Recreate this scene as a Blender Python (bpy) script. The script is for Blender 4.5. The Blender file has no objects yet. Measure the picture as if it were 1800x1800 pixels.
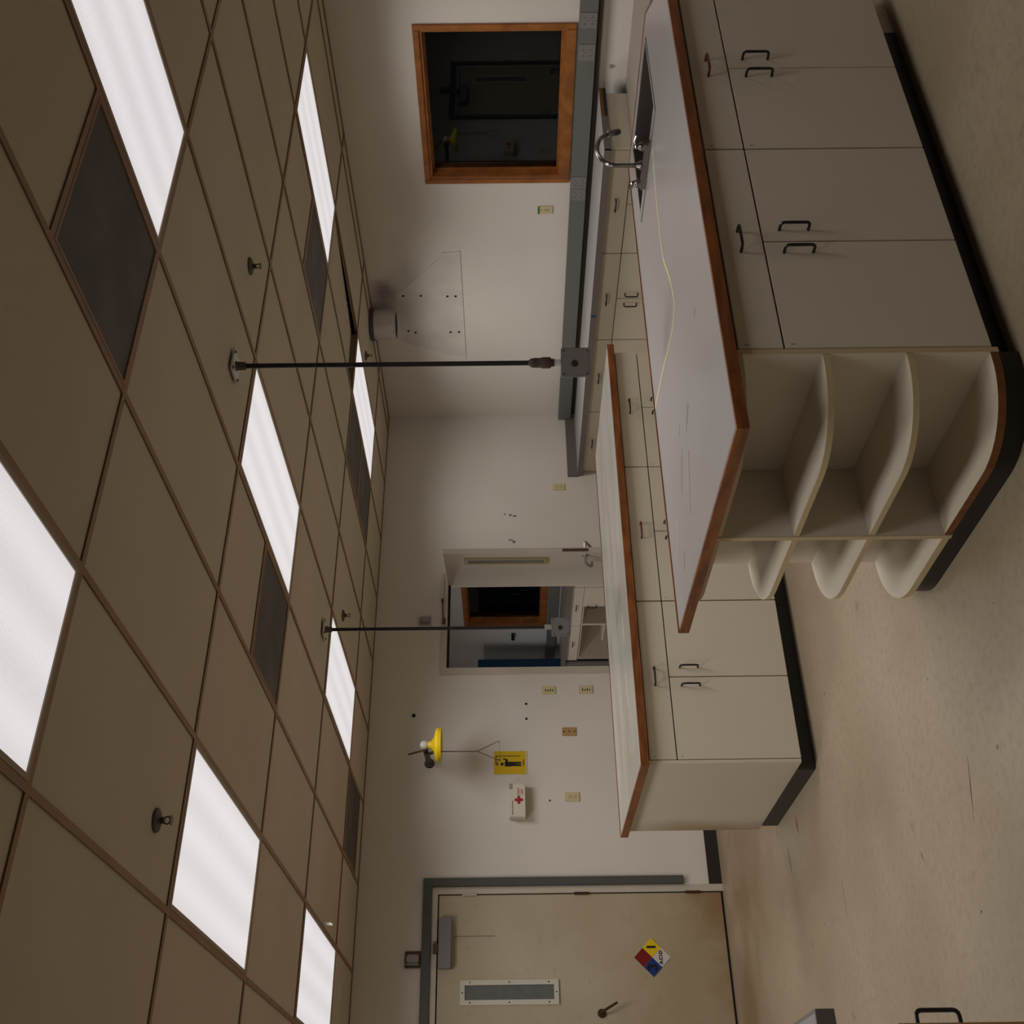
import bpy, bmesh, math
from mathutils import Vector, Matrix

# ------------------------------------------------------------------ camera
SC = bpy.context.scene
COL = SC.collection
def make_camera():
    yaw, pit, rol = .5827, -.0037, -.0114
    f = Vector((math.sin(yaw)*math.cos(pit), math.cos(yaw)*math.cos(pit), math.sin(pit)))
    r = Vector((math.cos(yaw), -math.sin(yaw), 0)); u = r.cross(f)
    c, s = math.cos(rol), math.sin(rol)
    R, U = c*r+s*u, -s*r+c*u
    cd = bpy.data.cameras.new('camera'); cam = bpy.data.objects.new('camera', cd); COL.objects.link(cam)
    cd.sensor_width = 36; cd.lens = 36*1874.73/1800; cd.clip_start = .02
    X, Y, Z = -U, R, -f                      # the phone was held on its side: the picture is turned a quarter
    m = Matrix(((X.x, Y.x, Z.x, 0), (X.y, Y.y, Z.y, 0), (X.z, Y.z, Z.z, 1.57), (0, 0, 0, 1)))
    cam.matrix_world = m
    SC.camera = cam
make_camera()

# ------------------------------------------------------------------ world, exposure
w = bpy.data.worlds.new('world'); SC.world = w; w.use_nodes = True
w.node_tree.nodes['Background'].inputs[0].default_value = (.003, .003, .0035, 1)   # night outside
w.node_tree.nodes['Background'].inputs[1].default_value = .3
SC.view_settings.view_transform = 'Standard'; SC.view_settings.look = 'None'
SC.view_settings.gamma = 1; SC.view_settings.use_curve_mapping = False
SC.view_settings.exposure = 0
LAMP_W = 13.5            # watts of each lit ceiling panel
LAMP_SPREAD = 144        # prismatic lens cut-off, degrees
FAR_W = 30.0

# ------------------------------------------------------------------ materials
def lin(c): 
    return tuple(((v/255)/12.92 if v/255 <= .04045 else ((v/255+.055)/1.055)**2.4) for v in c)
MATS = {}
def mat(name, rgb, rough=.5, metal=0, var=0, vscale=3, rgb2=None, bump=0, bscale=200, spec=.5, stretch=None, vlo=.35, vhi=.65, detail=4):
    m = bpy.data.materials.new(name); m.use_nodes = True; nt = m.node_tree; N = nt.nodes; L = nt.links
    p = N['Principled BSDF']; a = lin(rgb)
    p.inputs['Base Color'].default_value = (*a, 1); p.inputs['Roughness'].default_value = rough
    p.inputs['Metallic'].default_value = metal; p.inputs['Specular IOR Level'].default_value = spec
    tc = None
    if var or bump:
        tc = N.new('ShaderNodeTexCoord'); src = tc.outputs['Object']
        if stretch:
            mp = N.new('ShaderNodeMapping'); mp.inputs['Scale'].default_value = stretch; L.new(src, mp.inputs['Vector']); src = mp.outputs['Vector']
    if var:
        n = N.new('ShaderNodeTexNoise'); n.inputs['Scale'].default_value = vscale; n.inputs['Detail'].default_value = detail; L.new(src, n.inputs['Vector'])
        r = N.new('ShaderNodeValToRGB'); b = lin(rgb2) if rgb2 else tuple(v*(1-var) for v in a)
        r.color_ramp.elements[0].position = vlo; r.color_ramp.elements[1].position = vhi
        r.color_ramp.elements[0].color = (*b, 1); r.color_ramp.elements[1].color = (*a, 1)
        L.new(n.outputs['Fac'], r.inputs['Fac']); L.new(r.outputs['Color'], p.inputs['Base Color'])
    if bump:
        n2 = N.new('ShaderNodeTexNoise'); n2.inputs['Scale'].default_value = bscale; L.new(src, n2.inputs['Vector'])
        bp = N.new('ShaderNodeBump'); bp.inputs['Strength'].default_value = bump; bp.inputs['Distance'].default_value = .002
        L.new(n2.outputs['Fac'], bp.inputs['Height']); L.new(bp.outputs['Normal'], p.inputs['Normal'])
    MATS[name] = m
    return m

def stain(m, blobs, rgb, scale=6):
    """soft dirt patches with their own shape on a surface: blobs = [(x,y,z, rx,ry,rz, strength)] in object space"""
    nt = m.node_tree; N = nt.nodes; L = nt.links; p = N['Principled BSDF']
    tc = N.new('ShaderNodeTexCoord')
    nz = N.new('ShaderNodeTexNoise'); nz.inputs['Scale'].default_value = scale; nz.inputs['Detail'].default_value = 5; L.new(tc.outputs['Object'], nz.inputs['Vector'])
    old = p.inputs['Base Color'].links[0].from_socket if p.inputs['Base Color'].links else None
    for (x, y, z, rx, ry, rz, st) in blobs:
        mp = N.new('ShaderNodeMapping'); mp.vector_type = 'POINT'
        mp.inputs['Location'].default_value = (-x/rx, -y/ry, -z/rz); mp.inputs['Scale'].default_value = (1/rx, 1/ry, 1/rz)
        L.new(tc.outputs['Object'], mp.inputs['Vector'])
        ln = N.new('ShaderNodeVectorMath'); ln.operation = 'LENGTH'; L.new(mp.outputs['Vector'], ln.inputs[0])
        ad = N.new('ShaderNodeMath'); ad.operation = 'MULTIPLY_ADD'; L.new(nz.outputs['Fac'], ad.inputs[0]); ad.inputs[1].default_value = .9; L.new(ln.outputs['Value'], ad.inputs[2])
        mr = N.new('ShaderNodeMapRange'); mr.interpolation_type = 'SMOOTHSTEP'
        mr.inputs['From Min'].default_value = .5; mr.inputs['From Max'].default_value = 1.45
        mr.inputs['To Min'].default_value = st; mr.inputs['To Max'].default_value = 0
        L.new(ad.outputs[0], mr.inputs['Value'])
        mx = N.new('ShaderNodeMix'); mx.data_type = 'RGBA'
        L.new(mr.outputs['Result'], mx.inputs[0])
        if old: L.new(old, mx.inputs[6])
        else: mx.inputs[6].default_value = p.inputs['Base Color'].default_value
        mx.inputs[7].default_value = (*lin(rgb), 1)
        old = mx.outputs[2]
    L.new(old, p.inputs['Base Color'])

def glass_mat(name, tint=(.9, .93, .92)):
    m = bpy.data.materials.new(name); m.use_nodes = True; nt = m.node_tree; N = nt.nodes; L = nt.links
    N.remove(N['Principled BSDF']); out = N['Material Output']
    t = N.new('ShaderNodeBsdfTransparent'); t.inputs[0].default_value = (*tint, 1)
    g = N.new('ShaderNodeBsdfGlossy'); g.inputs['Roughness'].default_value = .01
    fr = N.new('ShaderNodeFresnel'); fr.inputs[0].default_value = 1.33
    mx = N.new('ShaderNodeMixShader'); L.new(fr.outputs[0], mx.inputs[0]); L.new(t.outputs[0], mx.inputs[1]); L.new(g.outputs[0], mx.inputs[2])
    L.new(mx.outputs[0], out.inputs['Surface']); MATS[name] = m
def emit_mat(name):
    """prismatic lens with the glow of the tubes behind it (the tubes run along local y)"""
    m = bpy.data.materials.new(name); m.use_nodes = True; nt = m.node_tree; N = nt.nodes; L = nt.links
    p = N['Principled BSDF']; p.inputs['Base Color'].default_value = (.6, .6, .6, 1); p.inputs['Roughness'].default_value = .35
    tc = N.new('ShaderNodeTexCoord'); sx = N.new('ShaderNodeSeparateXYZ'); L.new(tc.outputs['Object'], sx.inputs[0])
    k = N.new('ShaderNodeMath'); k.operation = 'MULTIPLY'; L.new(sx.outputs['X'], k.inputs[0]); k.inputs[1].default_value = 2*math.pi/.19
    cs = N.new('ShaderNodeMath'); cs.operation = 'COSINE'; L.new(k.outputs[0], cs.inputs[0])
    mr = N.new('ShaderNodeMapRange'); L.new(cs.outputs[0], mr.inputs['Value']); mr.inputs['From Min'].default_value = -1
    mr.inputs['To Min'].default_value = .62; mr.inputs['To Max'].default_value = .70
    wv = N.new('ShaderNodeTexWave'); wv.bands_direction = 'Y'; wv.inputs['Scale'].default_value = 28; L.new(tc.outputs['Object'], wv.inputs['Vector'])
    m2 = N.new('ShaderNodeMapRange'); L.new(wv.outputs['Fac'], m2.inputs['Value']); m2.inputs['To Min'].default_value = .9; m2.inputs['To Max'].default_value = 1.04
    mu = N.new('ShaderNodeMath'); mu.operation = 'MULTIPLY'; L.new(mr.outputs['Result'], mu.inputs[0]); L.new(m2.outputs['Result'], mu.inputs[1])
    p.inputs['Emission Color'].default_value = (1, .965, 1, 1); L.new(mu.outputs[0], p.inputs['Emission Strength'])
    MATS[name] = m

mat('wall', (221, 214, 203), .7, var=.07, vscale=1.2, bump=.15, bscale=120)
mat('wall_far', (214, 214, 216), .7, var=.06, vscale=1.2)
mat('patch', (214, 207, 196), .7, var=.10, vscale=5)
mat('smudge', (128, 120, 112), .8, var=.15, vscale=8)
mat('tile', (196, 182, 160), .8, var=.06, vscale=1.5, bump=.3, bscale=160)
mat('plenum', (30, 27, 24), .9)
mat('tbar', (148, 112, 80), .5, var=.2, vscale=6)
mat('fixture', (150, 130, 108), .45)
emit_mat('lens_lit')
mat('grille', (90, 81, 71), .55, var=.5, vscale=4, bump=.6, bscale=300)
mat('floor', (162, 147, 124), .42, var=.16, vscale=1.1, bump=.05, bscale=40, rgb2=(146, 130, 106))
mat('cabinet', (212, 202, 184), .38, var=.05, vscale=1.3, stretch=(1, 1, .4))
mat('cabinet_dirty', (212, 202, 184), .4, var=.06, vscale=2)
mat('cabinet_edge', (196, 178, 140), .5)
mat('carcass_shade', (30, 26, 22), .7)  # near black: the shade of the door gaps is put into its colour
mat('laminate', (158, 152, 148), .3, var=.05, vscale=2.5)
mat('laminate_worn', (172, 168, 160), .3, var=.18, vscale=3.5, rgb2=(152, 148, 134), stretch=(.35, 1.4, 1))
mat('wood', (140, 82, 36), .42, var=.4, vscale=7, stretch=(1, 1, 6), rgb2=(106, 58, 22))
mat('oak', (162, 100, 46), .38, var=.35, vscale=10, stretch=(1, 1, .8), rgb2=(132, 78, 32))
mat('particle', (128, 80, 36), .7, var=.3, vscale=30)
mat('bench_top', (158, 154, 152), .35, var=.08, vscale=4, stretch=(1, .2, 1))
mat('bench_edge', (112, 104, 98), .5, var=.1, vscale=3)
mat('raceway', (108, 110, 104), .42, metal=0, var=.06, vscale=3)
mat('raceway_plate', (128, 124, 121), .4)
mat('black', (14, 13, 13), .35)
mat('pull_red', (84, 22, 18), .35)
mat('vinyl_base', (22, 20, 19), .4, var=.15, vscale=5)
mat('vinyl_wall', (40, 36, 33), .45)
mat('casing', (82, 84, 79), .45, var=.06, vscale=4)
mat('jamb', (198, 189, 173), .5, var=.08, vscale=5)
mat('door', (190, 178, 154), .5, var=.1, vscale=1.4, rgb2=(178, 164, 136))
mat('door2', (188, 180, 165), .5, var=.05, vscale=2)
mat('steel', (176, 172, 168), .35, metal=1)
mat('steel_dark', (140, 134, 130), .38, metal=1)
mat('chrome', (150, 147, 144), .2, metal=1)
mat('galv', (206, 202, 196), .3, metal=.15, var=.12, vscale=9)
mat('pipe', (16, 13, 12), .55)
mat('pipe_grey', (92, 86, 80), .5, metal=.5)
mat('bronze', (88, 74, 54), .35, metal=.8)
mat('rust', (84, 44, 26), .6, metal=.3)
mat('rust_spot', (128, 84, 46), .8)
mat('device', (152, 148, 142), .4)
mat('device_brown', (78, 58, 46), .5)
mat('closer', (140, 136, 136), .35, metal=.3)
mat('ivory', (206, 194, 150), .4)
mat('plate_tan', (176, 142, 92), .45)
mat('tan_dark', (150, 134, 98), .5)
mat('white_paint', (206, 200, 186), .45)
mat('lite_glass', (112, 114, 112), .15, var=.12, vscale=14)
mat('yellow', (226, 196, 16), .4)
mat('sign_yellow', (214, 178, 14), .45)
mat('ink', (20, 20, 18), .5)
mat('sign_red', (122, 18, 16), .45)
mat('sign_blue', (22, 50, 124), .45)
mat('sign_white', (206, 202, 192), .45)
mat('red', (170, 26, 26), .5)
mat('box_white', (214, 208, 192), .45)
mat('desk_top', (146, 134, 120), .4)
mat('tape', (198, 190, 140), .6)
mat('scuff', (112, 105, 98), .6)
mat('scuff_light', (214, 210, 202), .4)
mat('tape_blue', (38, 70, 96), .6)
mat('blue_locker', (14, 62, 96), .4)
mat('brown_box', (58, 40, 24), .5)
mat('green', (50, 120, 60), .5)
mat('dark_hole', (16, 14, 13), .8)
mat('junction', (118, 113, 112), .4, metal=.2)
glass_mat('glass')
stain(MATS['wall'], [(6.53, 6.50, 2.60, .3, .24, .16, .75), (6.53, 6.35, 2.4, .3, .5, .3, .22)], (96, 86, 78), 5)
stain(MATS['floor'], [(2.1, 7.2, 0, .9, 1.3, 1, .75), (1.0, 7.7, 0, 1.1, .7, 1, .8), (1.72, 5.85, 0, .045, .10, 1, .0)], (112, 84, 50), 3)
def speckle(m, scale, lo, hi, amt, rgb):
    nt = m.node_tree; N = nt.nodes; L = nt.links; p = N['Principled BSDF']; old = p.inputs['Base Color'].links[0].from_socket
    tc = N.new('ShaderNodeTexCoord'); n = N.new('ShaderNodeTexNoise'); n.inputs['Scale'].default_value = scale; n.inputs['Detail'].default_value = 3; L.new(tc.outputs['Object'], n.inputs['Vector'])
    mr = N.new('ShaderNodeMapRange'); mr.inputs['From Min'].default_value = lo; mr.inputs['From Max'].default_value = hi; mr.inputs['To Max'].default_value = amt; L.new(n.outputs['Fac'], mr.inputs['Value'])
    mx = N.new('ShaderNodeMix'); mx.data_type = 'RGBA'; L.new(mr.outputs['Result'], mx.inputs[0]); L.new(old, mx.inputs[6]); mx.inputs[7].default_value = (*lin(rgb), 1); L.new(mx.outputs[2], p.inputs['Base Color'])
speckle(MATS['floor'], 28, .45, .7, .35, (128, 112, 90)); speckle(MATS['floor'], 9, .66, .76, .5, (112, 98, 80)); speckle(MATS['floor'], 46, .68, .74, .7, (92, 78, 62))
speckle(MATS['door'], 14, .6, .8, .3, (140, 122, 92)); speckle(MATS['laminate_worn'], 16, .55, .75, .3, (186, 178, 150))
stain(MATS['floor'], [(2.6, 1.4, 0, .9, .35, 1, .35), (1.2, 4.9, 0, .6, .5, 1, .3), (1.3, 6.1, 0, .5, .25, 1, .45)], (128, 112, 90), 4)
stain(MATS['door'], [(.02, 0, .02, .55, 1, .42, .75), (-.5, 0, -.1, .9, 1, .34, .6)], (136, 88, 52), 7)
stain(MATS['cabinet_dirty'], [(-1.39, .30, .40, .5, .30, .9, .8)], (150, 128, 88), 3)
stain(MATS['door'], [(-.45, 0, .25, 1.2, 1, .9, .4)], (152, 132, 92), 5)

# ------------------------------------------------------------------ mesh helpers
def wloc(o):
    v = Vector((0, 0, 0))
    while o is not None: v += o.location; o = o.parent
    return v
class MB:
    def __init__(s): s.v = []; s.f = []
    def add(s, vs, fs):
        b = len(s.v); s.v += [Vector(q) for q in vs]; s.f += [[b+i for i in f] for f in fs]; return s
    def box(s, x0, x1, y0, y1, z0, z1):
        return s.add([(x0,y0,z0),(x1,y0,z0),(x1,y1,z0),(x0,y1,z0),(x0,y0,z1),(x1,y0,z1),(x1,y1,z1),(x0,y1,z1)],
                     [(3,2,1,0),(4,5,6,7),(0,1,5,4),(1,2,6,5),(2,3,7,6),(3,0,4,7)])
    def prism(s, poly, z0, z1):
        n = len(poly); a = sum(poly[i][0]*poly[(i+1)%n][1]-poly[(i+1)%n][0]*poly[i][1] for i in range(n))
        if a < 0: poly = poly[::-1]
        return s.add([(x,y,z0) for x,y in poly]+[(x,y,z1) for x,y in poly],
                     [list(range(n))[::-1], list(range(n,2*n))]+[(i,(i+1)%n,n+(i+1)%n,n+i) for i in range(n)])
    def tube(s, pts, r, n=10, caps=True):
        pts = [Vector(p) for p in pts]; rings = []; up = None; b = len(s.v); rr = r if isinstance(r, (list, tuple)) else [r]*len(pts)
        for i, p in enumerate(pts):
            t = ((pts[min(i+1, len(pts)-1)]-p).normalized() + (p-pts[max(i-1, 0)]).normalized()).normalized()
            if up is None:
                up = Vector((0,0,1)) if abs(t.z) < .9 else Vector((1,0,0))
            a = (up - t*up.dot(t)).normalized(); up = a; c = t.cross(a)
            for k in range(n):
                th = 2*math.pi*k/n; s.v.append(p + (a*math.cos(th)+c*math.sin(th))*rr[i])
        for i in range(len(pts)-1):
            for k in range(n):
                s.f.append([b+i*n+k, b+i*n+(k+1)%n, b+(i+1)*n+(k+1)%n, b+(i+1)*n+k])
        if caps:
            s.f.append([b+k for k in range(n)][::-1]); m = b+(len(pts)-1)*n; s.f.append([m+k for k in range(n)])
        return s
    def cyl(s, p0, p1, r, n=16): return s.tube([p0, p1], r, n)
    def lathe(s, c, prof, n=28, ax=(0,0,1)):
        ax = Vector(ax).normalized(); c = Vector(c)
        a = Vector((1,0,0)) if abs(ax.x) < .9 else Vector((0,1,0)); a = (a-ax*a.dot(ax)).normalized(); d = ax.cross(a); b = len(s.v)
        for (r, h) in prof:
            for k in range(n):
                th = 2*math.pi*k/n; s.v.append(c+ax*h+(a*math.cos(th)+d*math.sin(th))*max(r, 1e-4))
        for i in range(len(prof)-1):
            for k in range(n):
                s.f.append([b+i*n+k, b+i*n+(k+1)%n, b+(i+1)*n+(k+1)%n, b+(i+1)*n+k])
        return s
    def xf(s, M): s.v = [M @ q for q in s.v]; return s
    def mesh(s, name, m, off=Vector((0,0,0)), bevel=0, smooth=False):
        me = bpy.data.meshes.new(name); me.from_pydata([tuple(q-off) for q in s.v], [], s.f); me.update()
        bm = bmesh.new(); bm.from_mesh(me)
        bmesh.ops.recalc_face_normals(bm, faces=bm.faces)
        if bevel:
            bmesh.ops.bevel(bm, geom=[e for e in bm.edges if len(e.link_faces) == 2 and e.calc_face_angle(0) > .6], offset=bevel, segments=2, affect='EDGES', clamp_overlap=True)
        bm.to_mesh(me); bm.free()
        me.materials.append(MATS[m])
        if smooth:
            for p in me.polygons: p.use_smooth = True
            try: me.set_sharp_from_angle(angle=math.radians(35))
            except Exception: pass
        return me
    def part(s, name, m, parent, bevel=0, smooth=False, local=False, label=None):
        off = Vector((0,0,0)) if local else wloc(parent)
        o = bpy.data.objects.new(name, s.mesh(name, m, off, bevel, smooth)); COL.objects.link(o); o.parent = parent
        if label: o['label'] = label
        return o
    def thing(s, name, m, label, cat, group=None, bevel=0, smooth=False):
        xs = [q.x for q in s.v]; ys = [q.y for q in s.v]; zs = [q.z for q in s.v]
        c = Vector(((min(xs)+max(xs))/2, (min(ys)+max(ys))/2, min(zs)))
        o = bpy.data.objects.new(name, s.mesh(name, m, c, bevel, smooth)); COL.objects.link(o); o.location = c
        tag(o, label, cat, group); return o
    def struct(s, name, m, bevel=0):
        o = bpy.data.objects.new(name, s.mesh(name, m, Vector((0,0,0)), bevel)); COL.objects.link(o); o['kind'] = 'structure'; return o
def tag(o, label, cat, group=None):
    o['label'] = label; o['category'] = cat
    if group: o['group'] = group
def empty(name, loc, label, cat, group=None, rz=0):
    o = bpy.data.objects.new(name, None); COL.objects.link(o); o.location = loc; o.rotation_euler = (0, 0, rz); o.empty_display_size = .1
    tag(o, label, cat, group); return o
def sempty(name, loc):
    o = bpy.data.objects.new(name, None); COL.objects.link(o); o.location = loc; o['kind'] = 'structure'; return o
def inst(name, me, parent, loc, rot=None, label=None):
    o = bpy.data.objects.new(name, me); COL.objects.link(o); o.parent = parent; o.location = loc
    if rot is not None: o.rotation_euler = rot
    if label: o['label'] = label
    return o
def text_part(name, txt, m, parent, M, size, bold=0, width=1, local=False, sp=1.0):
    """flat print; M maps text plane (x right, y up) to the world"""
    cu = bpy.data.curves.new('print', 'FONT'); cu.body = txt; cu.size = size; cu.align_x = 'CENTER'; cu.align_y = 'CENTER'; cu.offset = bold; cu.extrude = .0004; cu.space_character = sp
    t = bpy.data.objects.new('print', cu); COL.objects.link(t)
    dg = bpy.context.evaluated_depsgraph_get(); me = bpy.data.meshes.new_from_object(t.evaluated_get(dg)); bpy.data.objects.remove(t); bpy.data.curves.remove(cu)
    off = Vector((0,0,0)) if local else wloc(parent)
    for v in me.vertices: v.co = (M @ Vector((v.co.x*width, v.co.y, v.co.z))) - off
    me.materials.clear(); me.materials.append(MATS[m]); me.name = name
    o = bpy.data.objects.new(name, me); COL.objects.link(o); o.parent = parent; return o
def frame_back(x, y, z):      # a print on the back wall, facing the room (-Y)
    return Matrix.Translation((x, y, z)) @ Matrix(((1,0,0,0),(0,0,-1,0),(0,1,0,0),(0,0,0,1)))

# ------------------------------------------------------------------ room sizes
XL, XR, YF, YB, H = -.40, 6.53, -2.4, 8.20, 2.722
YB2, YE = 8.32, 14.2                       # far side of the back wall, end of the next room
GX, GY, TX, TY = 3.298, 2.479, .6096, 1.2192
gx = lambda i: GX+TX*i
gy = lambda j: GY+TY*j

# ------------------------------------------------------------------ floor and walls
FL = MB().box(XL-.1, XR+.1, YF-.1, YE+.1, -.12, 0).struct('floor', 'floor')
for (x0, y0, x1, y1, w, m) in [(1.299,3.529,1.101,3.605,.006,'rust'),(1.146,4.14,1.113,4.136,.007,'rust'),(1.316,5.219,1.145,5.225,.006,'scuff'),(1.732,6.132,1.569,6.115,.012,'rust'),(1.83,5.853,1.72,5.85,.035,'rust_spot'),
    (1.25,3.30,1.235,3.29,.02,'scuff'),(2.624,2.608,2.61,2.61,.008,'ink'),(1.214,5.618,1.20,5.63,.012,'scuff'),(.834,3.722,.825,3.725,.012,'ink'),(2.151,4.982,2.16,4.93,.008,'scuff'),(1.672,3.697,1.655,3.70,.012,'scuff'),(1.45,2.7,1.44,2.705,.01,'ink'),(2.9,1.9,2.89,1.905,.01,'ink')]:
    d = Vector((x1-x0, y1-y0, 0)); n = Vector((-d.y, d.x, 0)).normalized()*w/2; a = Vector((x0,y0,0)); c = Vector((x1,y1,0)); k = (a+c)/2
    q = [a, k-n, c, k+n]
    MB().add([(v.x,v.y,0) for v in q]+[(v.x,v.y,.0006) for v in q], [(3,2,1,0),(4,5,6,7),(0,1,5,4),(1,2,6,5),(2,3,7,6),(3,0,4,7)]).part('floor_mark', m, FL)
MB().box(XL-.12, XL, YF-.1, YB2, 0, H+.3).struct('wall_left', 'wall')
MB().box(XL-.12, XR+.12, YF-.12, YF, 0, H+.3).struct('wall_front', 'wall')
def wall_with_holes_y(name, x0, x1, y0, y1, z1, holes, m):      # wall along Y with window holes (ya,yb,za,zb)
    b = MB(); y = y0
    for (ya, yb, za, zb) in holes:
        b.box(x0, x1, y, ya, 0, z1); b.box(x0, x1, ya, yb, 0, za); b.box(x0, x1, ya, yb, zb, z1); y = yb
    b.box(x0, x1, y, y1, 0, z1); return b.struct(name, m)
W1 = (4.118, 5.328, 1.142, 2.126); W2 = (11.39, 12.60, 1.142, 2.126)
WR = wall_with_holes_y('wall_right', XR, XR+.18, YF, YB2, H+.3, [W1], 'wall')
WR2 = wall_with_holes_y('wall_far_right', XR, XR+.18, YB2, YE, H+.3, [W2], 'wall_far')
D1 = (1.03, 2.05); D2 = (3.775, 4.752)
b = MB(); b.box(XL, D1[0], YB, YB2, 0, H+.3); b.box(D1[0], D1[1], YB, YB2, 2.168, H+.3); b.box(D1[1], D2[0], YB, YB2, 0, H+.3)
b.box(D2[0], D2[1], YB, YB2, 2.155, H+.3); b.box(D2[1], XR, YB, YB2, 0, H+.3)
WB = b.struct('wall_back', 'wall')
MB().box(XL-.12, XR+.1, YE, YE+.12, 0, H+.3).struct('wall_far_back', 'wall_far')
MB().box(XL-.12, XL, YB2, YE, 0, H+.3).struct('wall_far_left', 'wall_far')
MB().box(D1[1]+.002, 1.0+2.76, YB-.006, YB, 0, .098).struct('baseboard_back', 'vinyl_wall')
MB().box(4.76, 5.79, YB-.006, YB, 0, .098).struct('baseboard_back_right', 'vinyl_wall')
MB().box(XL, D1[0]-.06, YB-.006, YB, 0, .098).struct('baseboard_back_left', 'vinyl_wall')

# marks left on the right wall by a hood that was taken down
b = MB()
def wpoly(b, pts, t):                                            # polygon (y,z) proud of the right wall
    n = len(pts); vs = [(XR-t, y, z) for y, z in pts]+[(XR, y, z) for y, z in pts]
    return b.add(vs, [list(range(n)), list(range(n,2*n))[::-1]]+[(i,(i+1)%n,n+(i+1)%n,n+i) for i in range(n)])
wpoly(MB(), [(6.52,2.48),(6.12,2.10),(6.065,2.085),(6.06,1.945),(7.31,1.945),(7.30,2.10),(7.12,2.50)], .003).part('paint_patch', 'patch', WR, label='bare patch in the outline of a removed hood')
wpoly(MB(), [(6.055,1.935),(7.33,1.935),(7.33,1.945),(6.055,1.945)], .006).part('paint_ridge', 'patch', WR)
for (y, z) in [(6.55,2.44),(6.55,2.29),(6.56,2.065),(6.56,1.995),(6.98,2.43),(7.0,2.37),(7.0,2.06),(7.0,1.985)]:
    MB().cyl((XR-.006,y,z),(XR,y,z),.011,10).part('screw_hole', 'dark_hole', WR)
# holes and scuffs on the back wall
for (x, z, r) in [(3.51,1.44,.010),(3.38,1.44,.010),(3.42,2.36,.016),(2.70,1.27,.007),(4.93,.86,.007)]:
    MB().cyl((x,YB-.004,z),(x,YB,z),r,10).part('screw_hole', 'dark_hole', WB)
for (x, z, l, h) in [(5.37,1.55,.02,.006),(5.36,1.51,.016,.008),(5.38,1.60,.012,.005),(5.08,1.52,.025,.006),(5.1,1.55,.012,.01)]:
    MB().box(x-l/2,x+l/2,YB-.0015,YB,z-h*2,z+h*2).part('paint_scuff', 'scuff', WB)

# ------------------------------------------------------------------ ceiling
CE = MB().box(XL-.12, XR+.12, YF-.12, YE+.12, H+.3, H+.42).struct('ceiling', 'plenum')
lit = [(-1,-1),(-1,1),(-1,3),(3,-1),(3,1),(3,3),(-4,-1),(-4,1),(-4,3)]
half = {(-2,-1):'far', (2,1):'far', (-2,1):'far', (2,3):'both', (-2,4):'near'}     # 2x2 air grilles, which half of the 2x4 cell
i0, i1, j0, j1 = -7, 6, -5, 5
tile_cache = {}
def tile(x0, x1, y0, y1, tilt=None):
    x0, x1 = max(x0+.004, XL), min(x1-.004, XR); y0, y1 = max(y0+.004, YF), min(y1-.004, YB)
    if x1-x0 < .03 or y1-y0 < .03: return
    key = (round(x1-x0,3), round(y1-y0,3))
    if key not in tile_cache:
        tile_cache[key] = MB().box(-(x1-x0)/2,(x1-x0)/2,-(y1-y0)/2,(y1-y0)/2,.003,.018).mesh('ceiling_tile', 'tile')
    o = inst('ceiling_tile', tile_cache[key], CE, ((x0+x1)/2, (y0+y1)/2, H))
    if tilt: o.location.z += tilt[0]; o.rotation_euler = (tilt[1], tilt[2], 0)
for i in range(i0, i1):
    for j in range(j0, j1):
        x0, x1, y0, y1 = gx(i), gx(i+1), gy(j), gy(j+1)
        if x1 < XL or x0 > XR or y1 < YF or y0 > YB: continue
        if (i, j) in lit: continue
        if (i, j) in half:
            k = half[(i, j)]
            if k == 'far': tile(x0, x1, y0, y0+TX)
            if k == 'near': tile(x0, x1, y0+TX, y1)
            continue
        tile(x0, x1, y0, y1, tilt=(.022, .030, -.016) if (i, j) == (3, 2) else None)
def tee(b, p0, p1, horiz):
    if horiz: (x0, x1, y) = p0[0], p1[0], p0[1]; b.box(x0, x1, y-.012, y+.012, H-.003, H); b.box(x0, x1, y-.0015, y+.0015, H, H+.010)
    else: (y0, y1, x) = p0[1], p1[1], p0[0]; b.box(x-.012, x+.012, y0, y1, H-.003, H); b.box(x-.0015, x+.0015, y0, y1, H, H+.010)
    return b
for j in range(j0, j1+1):
    if YF < gy(j) < YB: tee(MB(), (XL, gy(j)), (XR, gy(j)), True).part('ceiling_tee', 'tbar', CE)
for i in range(i0, i1+1):
    if not XL < gx(i) < XR: continue
    for j in range(j0, j1):
        a, c = max(gy(j)+.012, YF), min(gy(j+1)-.012, YB)
        if c-a > .05: tee(MB(), (gx(i), a), (gx(i), c), False).part('ceiling_tee', 'tbar', CE)
for (i, j), k in half.items():
    tee(MB(), (gx(i)+.012, gy(j)+TX), (gx(i+1)-.012, gy(j)+TX), True).part('ceiling_tee', 'tbar', CE)
MB().box(XR-.022, XR, YF, YB, H-.003, H).part('wall_angle', 'tbar', CE)
MB().box(XL, XR-.022, YB-.022, YB, H-.003, H).part('wall_angle', 'tbar', CE)
# next room's ceiling, plain slab
MB().box(XL, XR, YB2, YE, H, H+.05).part('far_ceiling_board', 'tile', CE)

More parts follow.
